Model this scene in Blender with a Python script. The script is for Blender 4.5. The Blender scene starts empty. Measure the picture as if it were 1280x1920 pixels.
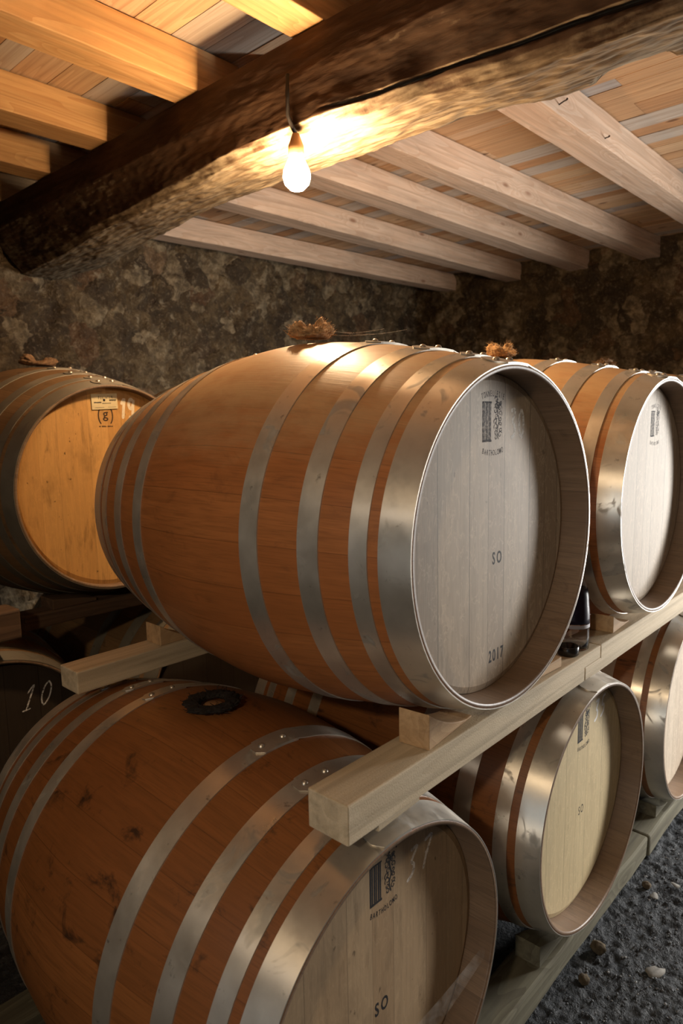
import bpy, bmesh, math, random
from mathutils import Vector, Matrix, noise
PI = math.pi
sin, cos = math.sin, math.cos
random.seed(7)
scene = bpy.context.scene
COL = scene.collection
ZF = 1.085                                   # height of the first top barrel's axis above the floor

# ------------------------------------------------------------------ basics
def link(o, parent=None):
    COL.objects.link(o)
    if parent is not None:
        o.parent = parent
    return o

def tag(o, label=None, cat=None, group=None, kind=None):
    if label: o['label'] = label
    if cat: o['category'] = cat
    if group: o['group'] = group
    if kind: o['kind'] = kind
    return o

def empty(name, loc, rot=(0, 0, 0)):
    o = bpy.data.objects.new(name, None)
    o.empty_display_size = 0.05
    o.location = loc
    o.rotation_euler = rot
    return link(o)

def mesh_obj(name, verts, faces, mat, parent=None, smooth=True, uvs=None):
    me = bpy.data.meshes.new(name)
    me.from_pydata([tuple(v) for v in verts], [], faces)
    if smooth:
        me.polygons.foreach_set('use_smooth', [True] * len(me.polygons))
    if uvs is not None:
        lay = me.uv_layers.new(name='UVMap')
        k = 0
        for p in me.polygons:
            for li in p.loop_indices:
                lay.data[li].uv = uvs[k]; k += 1
    me.update()
    if mat: me.materials.append(mat)
    return link(bpy.data.objects.new(name, me), parent)

class MB:
    def __init__(s): s.v = []; s.f = []
    def add(s, vs, fs):
        b = len(s.v); s.v += [tuple(v) for v in vs]; s.f += [[b + i for i in f] for f in fs]
    def box(s, x0, x1, y0, y1, z0, z1, M=None):
        vs = [Vector((x, y, z)) for x in (x0, x1) for y in (y0, y1) for z in (z0, z1)]
        if M is not None: vs = [M @ v for v in vs]
        s.add(vs, [(0, 1, 3, 2), (4, 6, 7, 5), (0, 4, 5, 1), (2, 3, 7, 6), (0, 2, 6, 4), (1, 5, 7, 3)])
    def tube(s, pts, r, n=8, cap=True):
        pts = [Vector(p) for p in pts]; m = len(pts)
        rs = r if isinstance(r, (list, tuple)) else [r] * m
        vs = []
        for i, p in enumerate(pts):
            d = (pts[min(i + 1, m - 1)] - pts[max(i - 1, 0)]).normalized()
            a = d.cross(Vector((0, 0, 1)))
            if a.length < 1e-3: a = d.cross(Vector((1, 0, 0)))
            a.normalize(); b = d.cross(a)
            for k in range(n):
                t = 2 * PI * k / n
                vs.append(p + (a * cos(t) + b * sin(t)) * rs[i])
        fs = [(i * n + k, i * n + (k + 1) % n, (i + 1) * n + (k + 1) % n, (i + 1) * n + k) for i in range(m - 1) for k in range(n)]
        if cap:
            fs.append(tuple(range(n - 1, -1, -1))); fs.append(tuple((m - 1) * n + k for k in range(n)))
        s.add(vs, fs)
    def lathe(s, prof, n=32, c=(0, 0, 0), closed=False):
        vs = [(c[0] + r * cos(2 * PI * k / n), c[1] + r * sin(2 * PI * k / n), c[2] + z) for r, z in prof for k in range(n)]
        m = len(prof)
        fs = [(i * n + k, i * n + (k + 1) % n, ((i + 1) % m) * n + (k + 1) % n, ((i + 1) % m) * n + k) for i in range(m if closed else m - 1) for k in range(n)]
        s.add(vs, fs)
    def build(s, name, mat, parent=None, smooth=False, bevel=0):
        o = mesh_obj(name, s.v, s.f, mat, parent, smooth)
        if bevel:
            md = o.modifiers.new('bevel', 'BEVEL'); md.width = bevel; md.segments = 2; md.limit_method = 'ANGLE'
        return o

def fbm(p, oct=4):
    return noise.fractal(Vector(p), 1.0, 2.0, oct)          # about -1..1

# ------------------------------------------------------------------ material helper
class NT:
    def __init__(s, name):
        s.m = bpy.data.materials.new(name); s.m.use_nodes = True
        s.n = s.m.node_tree.nodes; s.l = s.m.node_tree.links
        s.b = s.n['Principled BSDF']
    def new(s, t, **kw):
        n = s.n.new(t)
        for k, v in kw.items(): setattr(n, k, v)
        return n
    def set(s, sock, v):
        if hasattr(v, 'is_output') or isinstance(v, bpy.types.NodeSocket): s.l.new(v, sock)
        else: sock.default_value = v
    def coord(s, kind='Object'):
        if not hasattr(s, 'tc'): s.tc = s.new('ShaderNodeTexCoord')
        return s.tc.outputs[kind]
    def math(s, op, a, b=0.0, c=0.0, clamp=False):
        n = s.new('ShaderNodeMath', operation=op); n.use_clamp = clamp
        s.set(n.inputs[0], a); s.set(n.inputs[1], b); s.set(n.inputs[2], c)
        return n.outputs[0]
    def map(s, v, scale=(1, 1, 1), loc=(0, 0, 0), rot=(0, 0, 0)):
        n = s.new('ShaderNodeMapping'); s.set(n.inputs['Vector'], v)
        n.inputs['Scale'].default_value = scale; n.inputs['Rotation'].default_value = rot
        s.set(n.inputs['Location'], loc)
        return n.outputs[0]
    def noise(s, v, scale=5, detail=4, rough=0.55, dist=0.0, out=0):
        n = s.new('ShaderNodeTexNoise'); s.set(n.inputs['Vector'], v)
        n.inputs['Scale'].default_value = scale; n.inputs['Detail'].default_value = detail
        n.inputs['Roughness'].default_value = rough; n.inputs['Distortion'].default_value = dist
        return n.outputs[out]
    def voro(s, v, scale=5, feature='F1', out='Distance', rnd=1.0):
        n = s.new('ShaderNodeTexVoronoi', feature=feature); s.set(n.inputs['Vector'], v)
        n.inputs['Scale'].default_value = scale; n.inputs['Randomness'].default_value = rnd
        return n.outputs[out]
    def ramp(s, f, stops, interp='LINEAR'):
        n = s.new('ShaderNodeValToRGB'); s.set(n.inputs[0], f); n.color_ramp.interpolation = interp
        e = n.color_ramp.elements
        while len(e) < len(stops): e.new(0.5)
        for k, (p, c) in enumerate(stops):
            e[k].position = p; e[k].color = (c, c, c, 1) if isinstance(c, (int, float)) else (*c, 1)
        return n.outputs[0]
    def rng(s, f, a, b, c=0.0, d=1.0):
        n = s.new('ShaderNodeMapRange'); s.set(n.inputs[0], f)
        for i, v in enumerate((a, b, c, d)): n.inputs[i + 1].default_value = v
        return n.outputs[0]
    def mix(s, f, a, b, mode='MIX'):
        n = s.new('ShaderNodeMix', data_type='RGBA', blend_type=mode)
        s.set(n.inputs[0], f)
        s.set(n.inputs[6], (*a, 1) if isinstance(a, tuple) else a)
        s.set(n.inputs[7], (*b, 1) if isinstance(b, tuple) else b)
        return n.outputs[2]
    def comb(s, x, y, z):
        n = s.new('ShaderNodeCombineXYZ')
        for i, v in enumerate((x, y, z)): s.set(n.inputs[i], v)
        return n.outputs[0]
    def sep(s, v):
        n = s.new('ShaderNodeSeparateXYZ'); s.set(n.inputs[0], v); return n.outputs
    def white(s, v, dim='1D'):
        n = s.new('ShaderNodeTexWhiteNoise', noise_dimensions=dim)
        s.set(n.inputs['W' if dim == '1D' else 'Vector'], v); return n.outputs
    def rand(s):
        n = s.new('ShaderNodeObjectInfo'); return n.outputs['Random']
    def bump(s, h, strength=0.3, dist=0.002, normal=None):
        n = s.new('ShaderNodeBump'); s.set(n.inputs['Height'], h)
        n.inputs['Strength'].default_value = strength; n.inputs['Distance'].default_value = dist
        if normal is not None: s.l.new(normal, n.inputs['Normal'])
        return n.outputs[0]
    def out(s, color=None, rough=None, metal=None, bump=None, spec=None, **kw):
        if color is not None: s.set(s.b.inputs['Base Color'], (*color, 1) if isinstance(color, tuple) else color)
        if rough is not None: s.set(s.b.inputs['Roughness'], rough)
        if metal is not None: s.set(s.b.inputs['Metallic'], metal)
        if spec is not None: s.set(s.b.inputs['Specular IOR Level'], spec)
        if bump is not None: s.l.new(bump, s.b.inputs['Normal'])
        for k, v in kw.items(): s.set(s.b.inputs[k], v)
        return s.m

# ------------------------------------------------------------------ materials
def mat_staves(name, ca, cb, stain=0.0, stain_col=(0.02, 0.012, 0.008), rough=0.42, seam=0.55, dust=0.0):
    t = NT(name); uv = t.sep(t.coord('UV')); u, v = uv[0], uv[1]
    r = t.math('MULTIPLY', t.rand(), 37.0)
    us = t.math('ADD', t.math('DIVIDE', u, 0.072), r)
    idx = t.math('FLOOR', us); fr = t.math('FRACT', us)
    w = t.white(idx)
    base = t.mix(t.math('MULTIPLY', w[0], 0.75), ca, cb)
    off = t.math('MULTIPLY', w[0], 9.0)
    gv = t.comb(t.math('MULTIPLY', u, 90.0), t.math('ADD', t.math('MULTIPLY', v, 5.0), off), r)
    g = t.noise(gv, 1.0, 5, 0.6, 0.4)
    gf = t.noise(t.comb(t.math('MULTIPLY', u, 420.0), t.math('MULTIPLY', v, 16.0), r), 1.0, 2, 0.5)
    base = t.mix(t.rng(g, 0.38, 0.72, 0.0, 0.6), base, tuple(c * 0.55 for c in ca))
    base = t.mix(t.rng(gf, 0.48, 0.66, 0.0, 0.5), base, tuple(c * 0.5 for c in ca))
    big = t.noise(t.comb(t.math('MULTIPLY', u, 5.0), t.math('MULTIPLY', v, 4.0), r), 1.0, 4, 0.6)
    base = t.mix(t.rng(big, 0.45, 0.75, 0.0, 0.5), base, cb)
    line = t.math('LESS_THAN', t.math('MINIMUM', fr, t.math('SUBTRACT', 1.0, fr)), 0.008)
    base = t.mix(t.math('MULTIPLY', line, seam), base, tuple(c * 0.25 for c in ca))
    if stain:
        sn = t.noise(t.comb(t.math('MULTIPLY', u, 16.0), t.math('MULTIPLY', v, 11.0), r), 1.0, 5, 0.7, 0.6)
        base = t.mix(t.rng(sn, 0.58, 0.70, 0.0, stain), base, stain_col)
    if dust:                                               # cellar dust settled on the top of the barrel
        oc = t.sep(t.coord('Object')); dn = t.noise(t.comb(t.math('MULTIPLY', u, 30.0), t.math('MULTIPLY', v, 12.0), r), 1.0, 5, 0.65)
        up = t.math('ADD', t.math('SUBTRACT', oc[2], 2 * 0.359 * 0.5), t.math('MULTIPLY', t.math('SUBTRACT', dn, 0.5), 0.09))
        dm = t.math('MULTIPLY', t.rng(up, 0.13, 0.26, 0.0, dust), t.rng(dn, 0.3, 0.55, 0.6, 1.0))
        base = t.mix(dm, base, (0.50, 0.335, 0.17))
    h = t.math('SUBTRACT', t.math('ADD', t.math('MULTIPLY', g, 0.5), t.math('MULTIPLY', gf, 0.5)), t.math('MULTIPLY', line, 1.2))
    return t.out(base, rough, 0.0, t.bump(h, 0.35, 0.0012), 0.4)

M = {}
M['staves'] = mat_staves('oak_staves_new', (0.41, 0.150, 0.045), (0.30, 0.096, 0.027), 0.25, dust=0.75)
M['staves_stained'] = mat_staves('oak_staves_stained', (0.29, 0.108, 0.031), (0.18, 0.062, 0.018), 0.85)
M['staves_old'] = mat_staves('oak_staves_weathered', (0.24, 0.135, 0.06), (0.13, 0.075, 0.035), 0.6, (0.03, 0.025, 0.02), 0.6, 0.8)

def mat_hoop(name, c, metal=0.8, rough=0.4, stain=0.5):
    t = NT(name); p = t.coord('Object'); r = t.math('MULTIPLY', t.rand(), 50.0)
    q = t.map(p, (1, 1, 1), t.comb(r, r, r))
    n1 = t.noise(q, 9, 5, 0.65); n2 = t.noise(q, 45, 4, 0.6); n3 = t.noise(q, 17, 3, 0.55, 0.8)
    col = t.mix(t.rng(n1, 0.3, 0.75), tuple(x * 0.72 for x in c), c)
    col = t.mix(t.rng(n3, 0.60, 0.66, 0, stain), col, tuple(x * 0.28 for x in c))
    col = t.mix(t.rng(n2, 0.66, 0.74, 0, 0.55), col, (0.07, 0.045, 0.03))
    rg = t.math('ADD', t.rng(n1, 0.3, 0.7, rough - 0.07, rough + 0.1), t.rng(n3, 0.6, 0.7, 0, 0.2))
    tg = t.new('ShaderNodeTangent', direction_type='RADIAL', axis='Y')
    return t.out(col, rg, t.rng(n3, 0.6, 0.72, metal, metal * 0.5), t.bump(n2, 0.12, 0.001), Anisotropic=0.6, Tangent=tg.outputs[0], **{'Anisotropic Rotation': 0.25})
M['hoop'] = mat_hoop('galvanised_hoop', (0.68, 0.62, 0.53), 0.74, 0.33, stain=0.5)
M['hoop_old'] = mat_hoop('dull_grey_hoop', (0.20, 0.175, 0.135), 0.5, 0.55, 0.3)
t = NT('bright_rivet'); M['rivet'] = t.out((0.55, 0.5, 0.42), 0.38, 0.85)

def mat_head(name, ca, cb, fleck=0.5, dirt=0.3, seam=0.8):
    t = NT(name); p = t.sep(t.coord('Object')); x, z = p[0], p[2]
    r = t.math('MULTIPLY', t.rand(), 23.0)
    us = t.math('ADD', t.math('DIVIDE', t.math('ADD', x, t.math('MULTIPLY', t.math('SINE', t.math('MULTIPLY', x, 31.0)), 0.012)), 0.066), 0.13)
    idx = t.math('FLOOR', us); fr = t.math('FRACT', us); w = t.white(t.math('ADD', idx, r))
    base = t.mix(t.math('MULTIPLY', w[0], 0.8), ca, cb)
    off = t.math('ADD', r, t.math('MULTIPLY', w[0], 11.0))
    g = t.noise(t.comb(t.math('MULTIPLY', x, 130.0), t.math('MULTIPLY', z, 5.0), off), 1.0, 5, 0.6, 0.5)
    gf = t.noise(t.comb(t.math('MULTIPLY', x, 500.0), t.math('MULTIPLY', z, 22.0), off), 1.0, 2, 0.5)
    base = t.mix(t.rng(g, 0.42, 0.72, 0, 0.42), base, tuple(c * 0.6 for c in ca))
    base = t.mix(t.rng(gf, 0.52, 0.7, 0, 0.3), base, tuple(c * 0.55 for c in ca))
    fl = t.noise(t.comb(t.math('MULTIPLY', x, 42.0), t.math('MULTIPLY', z, 17.0), off), 1.0, 3, 0.55, 1.6)
    base = t.mix(t.math('MULTIPLY', t.rng(t.math('ABSOLUTE', t.math('SUBTRACT', fl, 0.55)), 0.0, 0.03, 1.0, 0.0), fleck * 0.45), base, tuple(min(1, c * 1.5) for c in ca))
    d = t.noise(t.comb(t.math('MULTIPLY', x, 9.0), t.math('MULTIPLY', z, 6.0), r), 1.0, 5, 0.65)
    base = t.mix(t.rng(d, 0.55, 0.8, 0, dirt), base, tuple(c * 0.35 for c in cb))
    line = t.math('LESS_THAN', t.math('MINIMUM', fr, t.math('SUBTRACT', 1.0, fr)), 0.013)
    st = t.noise(t.comb(t.math('MULTIPLY', x, 38.0), t.math('MULTIPLY', z, 7.0), off), 1.0, 5, 0.7, 0.3)
    base = t.mix(t.rng(st, 0.55, 0.75, 0, dirt * 1.3), base, tuple(c * 0.4 for c in cb))
    sp = t.noise(t.comb(t.math('MULTIPLY', x, 70.0), t.math('MULTIPLY', z, 40.0), r), 1.0, 3, 0.5)
    base = t.mix(t.rng(sp, 0.70, 0.76, 0, dirt * 1.6), base, tuple(c * 0.25 for c in cb))
    base = t.mix(t.math('MULTIPLY', line, seam), base, tuple(c * 0.25 for c in ca))
    h = t.math('SUBTRACT', t.math('ADD', t.math('MULTIPLY', g, 0.5), t.math('MULTIPLY', gf, 0.4)), line)
    return t.out(base, 0.6, 0.0, t.bump(h, 0.3, 0.001), 0.3)
M['head_beige'] = mat_head('oak_head_beige', (0.45, 0.36, 0.265), (0.33, 0.25, 0.18), 0.9, 0.3)  # same oak, darkened to carry the weaker daylight on this head
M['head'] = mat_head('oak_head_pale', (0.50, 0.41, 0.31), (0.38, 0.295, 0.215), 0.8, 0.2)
M['head_brown'] = mat_head('oak_head_tan', (0.42, 0.295, 0.175), (0.31, 0.20, 0.11), 0.35, 0.45, 0.4)  # darker copy of the oak; the dim light on the head is in its tone
M['head_daylit'] = mat_head('oak_head_daylit', (0.66, 0.53, 0.315), (0.55, 0.42, 0.235), 0.4, 0.2, 0.5)  # lightened copy of the oak, strong daylight painted into the colour
M['head_shaded'] = mat_head('shaded_rear_head', (0.045, 0.032, 0.022), (0.028, 0.020, 0.014), 0.1, 0.3)  # near-black tone paints the deep shade on the low rear heads
M['head_old'] = mat_head('oak_head_amber', (0.66, 0.37, 0.125), (0.50, 0.255, 0.075), 0.2, 0.6, 0.25)

M['chime'] = mat_staves('raw_oak_chime', (0.25, 0.165, 0.105), (0.18, 0.11, 0.066), 0.3)

def mat_lumber(name, ca, cb, rough=0.6, knots=0.8, axis=0, grey=0.0, scale=1.0, ring=0.75, fuzz=0.0):
    t = NT(name); p = t.sep(t.coord('Object')); r = t.math('MULTIPLY', t.rand(), 31.0)
    a = p[axis]; o = [p[i] for i in range(3) if i != axis]
    vec = lambda s1, s2: t.comb(t.math('ADD', t.math('MULTIPLY', a, s1 * scale), r), t.math('MULTIPLY', o[0], s2 * scale), t.math('MULTIPLY', o[1], s2 * scale))
    kn = t.voro(vec(3.2, 9.0), 1.0, 'F1', 'Distance', 1.0)
    warp = t.rng(kn, 0.0, 0.35, 0.25, 0.0)
    gn = t.noise(vec(1.6, 45.0), 1.0, 5, 0.6, 0.6)
    rings = t.math('FRACT', t.math('MULTIPLY', t.math('ADD', t.noise(vec(0.7, 9.0), 1.0, 2, 0.4), warp), 14.0))
    col = t.mix(t.rng(rings, 0.1, 0.95, 0.0, ring), ca, cb)
    col = t.mix(t.rng(gn, 0.4, 0.72, 0.0, 0.6), col, tuple(c * 0.5 for c in cb))
    if knots: col = t.mix(t.rng(kn, 0.05, 0.12, knots, 0.0), col, (cb[0] * 0.42, cb[1] * 0.28, cb[2] * 0.22))
    dn = t.noise(vec(3.0, 7.0), 1.0, 5, 0.65)
    col = t.mix(t.rng(dn, 0.52, 0.8, 0.0, 0.45), col, tuple(c * 0.45 for c in cb))
    if grey: col = t.mix(t.rng(t.noise(vec(1.2, 4.0), 1.0, 4, 0.6), 0.4, 0.65, 0, grey), col, (0.33, 0.31, 0.30))
    hh = t.math('ADD', gn, t.math('MULTIPLY', rings, 0.3 * ring))
    if fuzz: hh = t.math('ADD', hh, t.math('MULTIPLY', t.noise(t.coord('Object'), 320, 3, 0.6), fuzz))
    return t.out(col, rough, 0.0, t.bump(hh, 0.35 + 0.25 * fuzz, 0.0015), 0.3)
M['pine'] = mat_lumber('sawn_pine', (0.55, 0.33, 0.145), (0.44, 0.225, 0.085))
M['pine_daylit'] = mat_lumber('sawn_pine_daylit', (0.70, 0.52, 0.385), (0.60, 0.40, 0.27), 0.7)  # same pine, paler and pinker: cool daylight put into its colour
M['rail'] = mat_lumber('rough_sawn_softwood', (0.60, 0.49, 0.34), (0.48, 0.37, 0.235), 0.75, 0.5, ring=0.3, fuzz=1.0)
M['chock'] = mat_lumber('chock_softwood', (0.52, 0.34, 0.18), (0.40, 0.235, 0.11), 0.7, 0.0, ring=0.5, fuzz=0.6)
M['rail_old'] = mat_lumber('old_dark_oak_rail', (0.115, 0.068, 0.04), (0.07, 0.04, 0.024), 0.75, 0.3)
M['rail_floor'] = mat_lumber('shaded_floor_rail', (0.17, 0.155, 0.105), (0.105, 0.09, 0.06), 0.8, 0.3)  # shadow over the low rails is put into this dark tone

def mat_boards():
    t = NT('pine_ceiling_boards'); p = t.sep(t.coord('Object'))
    g = t.new('ShaderNodeNewGeometry'); ri = g.outputs['Random Per Island']
    rr = t.math('MULTIPLY', ri, 57.0)
    vec = lambda s1, s2: t.comb(t.math('MULTIPLY', p[0], s2), t.math('ADD', t.math('MULTIPLY', p[1], s1), rr), rr)
    base = t.ramp(ri, [(0.0, (0.55, 0.33, 0.17)), (0.25, (0.60, 0.40, 0.23)), (0.45, (0.46, 0.25, 0.12)), (0.62, (0.50, 0.43, 0.36)), (0.8, (0.62, 0.42, 0.26)), (0.92, (0.43, 0.38, 0.34))], 'CONSTANT')
    gn = t.noise(vec(1.6, 70.0), 1.0, 5, 0.6, 0.5)
    rings = t.math('FRACT', t.math('MULTIPLY', t.noise(vec(0.8, 16.0), 1.0, 2, 0.4), 11.0))
    col = t.mix(t.rng(rings, 0.1, 0.95, 0.0, 0.4), base, t.mix(1.0, base, (0.62, 0.5, 0.4), 'MULTIPLY'))
    col = t.mix(t.rng(gn, 0.45, 0.75, 0.0, 0.5), col, (0.2, 0.11, 0.055))
    kn = t.voro(vec(4.0, 9.0), 1.0)
    col = t.mix(t.rng(kn, 0.06, 0.12, 0.8, 0.0), col, (0.11, 0.05, 0.025))
    return t.out(col, 0.65, 0.0, t.bump(gn, 0.3, 0.0015), 0.3)
M['boards'] = mat_boards()

def mat_hewn():
    t = NT('hewn_oak'); p = t.coord('Object')
    n1 = t.noise(t.map(p, (14, 2.2, 14)), 1.0, 6, 0.65, 0.5)
    n2 = t.noise(p, 11, 5, 0.65); n3 = t.noise(t.map(p, (70, 9, 70)), 1.0, 4, 0.6)
    col = t.mix(t.rng(n1, 0.35, 0.7), (0.040, 0.020, 0.010), (0.095, 0.052, 0.026))
    col = t.mix(t.rng(n3, 0.45, 0.7, 0, 0.6), col, (0.028, 0.015, 0.008))
    # straw crust on downward faces, paler still to paint in the bulb-lit underside
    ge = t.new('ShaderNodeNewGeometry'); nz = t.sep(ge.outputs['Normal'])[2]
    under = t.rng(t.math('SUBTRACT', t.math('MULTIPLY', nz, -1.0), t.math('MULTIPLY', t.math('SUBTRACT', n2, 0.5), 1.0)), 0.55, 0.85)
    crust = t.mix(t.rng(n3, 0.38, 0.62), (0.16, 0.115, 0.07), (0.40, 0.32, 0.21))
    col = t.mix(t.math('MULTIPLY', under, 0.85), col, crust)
    h = t.math('ADD', t.math('MULTIPLY', n3, 0.6), n1)
    return t.out(col, 0.85, 0.0, t.bump(h, 0.6, 0.004), 0.15)
M['hewn'] = mat_hewn()

def mat_stone():
    t = NT('rubble_stone'); p = t.coord('Object')
    wv = t.new('ShaderNodeVectorMath', operation='ADD'); t.set(wv.inputs[0], p)
    sc = t.new('ShaderNodeVectorMath', operation='SCALE'); t.set(sc.inputs[0], t.noise(p, 6, 4, 0.6, 0, 1)); sc.inputs['Scale'].default_value = 0.16
    t.set(wv.inputs[1], sc.outputs[0]); q = wv.outputs[0]
    vc = t.voro(q, 8.0, 'F1', 'Color'); ve = t.voro(q, 8.0, 'DISTANCE_TO_EDGE')
    n = t.noise(p, 14, 6, 0.68); n2 = t.noise(p, 55, 4, 0.65); nb = t.noise(p, 2.2, 4, 0.6)
    s = t.sep(vc)[0]
    m1 = t.noise(p, 5.5, 6, 0.7, 0.3); m2 = t.noise(p, 19, 5, 0.68, 0.15)
    col = t.ramp(m1, [(0.30, (0.045, 0.031, 0.018)), (0.45, (0.092, 0.061, 0.031)), (0.55, (0.135, 0.091, 0.046)), (0.68, (0.19, 0.132, 0.070))])
    col = t.mix(t.rng(s, 0.15, 0.4, 0.6, 0.0), col, (0.04, 0.028, 0.019))
    col = t.mix(t.math('MULTIPLY', t.rng(s, 0.7, 0.8, 0.0, 0.75), t.rng(m2, 0.35, 0.6, 0.3, 1.0)), col, (0.32, 0.245, 0.15))
    col = t.mix(t.rng(t.sep(vc)[1], 0.85, 0.95, 0.0, 0.5), col, (0.17, 0.085, 0.04))
    col = t.mix(t.rng(m2, 0.40, 0.62, 0.55, 0.0), col, (0.034, 0.025, 0.018))
    col = t.mix(t.rng(n2, 0.55, 0.72, 0.0, 0.55), col, (0.27, 0.20, 0.13))
    col = t.mix(t.math('MULTIPLY', t.rng(m2, 0.56, 0.68, 0.0, 0.8), t.rng(nb, 0.4, 0.6, 0.2, 1.0)), col, (0.28, 0.225, 0.15))
    h = t.math('ADD', t.math('MULTIPLY', t.math('MINIMUM', ve, 0.12), 2.0), t.math('ADD', t.math('MULTIPLY', m2, 1.3), t.math('MULTIPLY', n2, 0.5)))
    return t.out(col, 0.9, 0.0, t.bump(h, 0.9, 0.02), 0.15)
M['stone'] = mat_stone()

def mat_floor():
    t = NT('damp_earth_floor'); p = t.coord('Object')
    v = t.voro(p, 75, 'F1', 'Color'); n = t.noise(p, 22, 6, 0.7); n2 = t.noise(p, 130, 4, 0.6)
    col = t.mix(t.rng(n, 0.35, 0.7), (0.008, 0.0095, 0.012), (0.024, 0.028, 0.034))
    col = t.mix(t.rng(t.sep(v)[0], 0.75, 1.0, 0, 0.6), col, (0.07, 0.075, 0.08))
    col = t.mix(t.rng(n2, 0.58, 0.75, 0, 0.6), col, (0.10, 0.10, 0.10))
    return t.out(col, t.rng(n, 0.3, 0.7, 0.45, 0.85), 0.0, t.bump(t.math('ADD', n, n2), 0.9, 0.008), 0.4)
M['floor'] = mat_floor()

def plain(name, c, rough=0.6, metal=0.0, var=0.25, scale=30, spec=0.3, bump=0.2):
    t = NT(name); p = t.coord('Object'); n = t.noise(p, scale, 4, 0.6)
    return t.out(t.mix(t.rng(n, 0.35, 0.7), tuple(x * (1 - var) for x in c), c), rough, metal, t.bump(n, bump, 0.002), spec)
M['plaster'] = plain('rough_plaster', (0.17, 0.145, 0.115), 0.9, var=0.4, scale=6)
M['burlap'] = plain('frayed_burlap', (0.52, 0.31, 0.145), 0.95, var=0.5, scale=90, bump=0.6)
M['burlap_dark'] = plain('wine_stained_cloth', (0.022, 0.016, 0.013), 0.9, var=0.5, scale=90, bump=0.6)
M['burlap_old'] = plain('brown_cloth', (0.21, 0.12, 0.06), 0.95, var=0.5, scale=90, bump=0.6)
M['bung'] = plain('wooden_bung', (0.34, 0.19, 0.09), 0.6)
M['nail'] = plain('rusty_nail', (0.035, 0.025, 0.02), 0.5, 0.7)
M['black_plastic'] = plain('black_plastic', (0.012, 0.012, 0.014), 0.25, 0.0, 0.1, spec=0.6, bump=0.0)
M['ink'] = plain('burnt_brand_ink', (0.028, 0.026, 0.028), 0.7, var=0.5, scale=220, bump=0.0)
M['ink_old'] = plain('dark_brown_brand', (0.06, 0.03, 0.015), 0.7, var=0.4, scale=200, bump=0.0)
M['paper'] = plain('yellowed_paper', (0.72, 0.60, 0.36), 0.8, var=0.12, scale=40, bump=0.05)
M['chalk_white'] = plain('white_paint', (0.78, 0.68, 0.52), 0.85, var=0.2, scale=150, bump=0.2)
M['chalk_pale'] = plain('pale_chalk', (0.93, 0.91, 0.88), 0.9, var=0.15, scale=150, bump=0.1)
M['cord'] = plain('dark_flex', (0.02, 0.015, 0.012), 0.6)
M['socket'] = plain('brass_lamp_socket', (0.42, 0.24, 0.11), 0.5, 0.3)
M['leaf'] = plain('dry_leaf', (0.22, 0.205, 0.18), 0.8, var=0.5, scale=60)
M['clod'] = plain('earth_clod', (0.12, 0.09, 0.055), 0.95, var=0.6, scale=60, bump=0.8)
t = NT('grey_grit'); ri = t.new('ShaderNodeNewGeometry').outputs['Random Per Island']
M['pebble'] = t.out(t.ramp(ri, [(0.0, (0.022, 0.026, 0.032)), (0.5, (0.05, 0.055, 0.062)), (0.8, (0.09, 0.09, 0.095)), (0.96, (0.22, 0.22, 0.22))]), 0.55)

def mat_fade(name, c, scale, lo, hi, amax, rough=0.9):
    t = NT(name); n = t.noise(t.coord('Object'), scale, 4, 0.65)
    a = t.rng(n, lo, hi, 0.0, amax)
    return t.out(c, rough, 0.0, Alpha=a)
M['chalk'] = mat_fade('chalk', (0.72, 0.64, 0.56), 140, 0.30, 0.50, 0.85)
M['chalk_dim'] = mat_fade('faint_chalk', (0.88, 0.86, 0.83), 140, 0.32, 0.54, 0.8)
M['ink_worn'] = mat_fade('worn_brand_ink', (0.050, 0.050, 0.062), 200, 0.30, 0.55, 0.85)
M['web'] = mat_fade('spider_silk', (0.60, 0.56, 0.51), 38, 0.30, 0.85, 0.42)
M['silk'] = mat_fade('silk_thread', (0.62, 0.56, 0.48), 60, 0.3, 0.6, 0.8)

t = NT('glowing_bulb'); t.out((1, 1, 1), 0.2); t.b.inputs['Emission Color'].default_value = (1.0, 0.67, 0.37, 1); t.b.inputs['Emission Strength'].default_value = 800.0
M['bulb'] = t.m
t = NT('clear_glass'); t.out((0.92, 0.92, 0.95), 0.03); t.b.inputs['Transmission Weight'].default_value = 1.0; t.b.inputs['IOR'].default_value = 1.45
M['glass'] = t.m
M['bottle_label'] = plain('violet_black_label', (0.022, 0.016, 0.035), 0.35, var=0.4, scale=60, bump=0.0)
M['bottle_band'] = plain('grey_label_band', (0.42, 0.41, 0.43), 0.5, var=0.1)
M['red_paint'] = plain('red_marking_paint', (0.36, 0.05, 0.045), 0.7, var=0.6, scale=40)

# ------------------------------------------------------------------ lettering and strokes (flat marks in the plane of a head)
def text_mesh(s, size, mat, sx=1.0, bold=0.0):
    cu = bpy.data.curves.new('lettering', 'FONT'); cu.body = s; cu.size = 1.0; cu.offset = bold / size
    cu.align_x = 'CENTER'; cu.resolution_u = 3
    o = bpy.data.objects.new('lettering', cu); COL.objects.link(o)
    dg = bpy.context.evaluated_depsgraph_get(); dg.update()
    me = o.evaluated_get(dg).to_mesh()
    vs = [(v.co.x * sx * size, v.co.y * size) for v in me.vertices]; fs = [tuple(p.vertices) for p in me.polygons]
    o.evaluated_get(dg).to_mesh_clear(); bpy.data.objects.remove(o); bpy.data.curves.remove(cu)
    return vs, fs

_glyph = {}
def glyph(ch, size, sx, bold):
    k = (ch, size, sx, bold)
    if k not in _glyph: _glyph[k] = text_mesh(ch, size, None, sx, bold)
    return _glyph[k]

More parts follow.
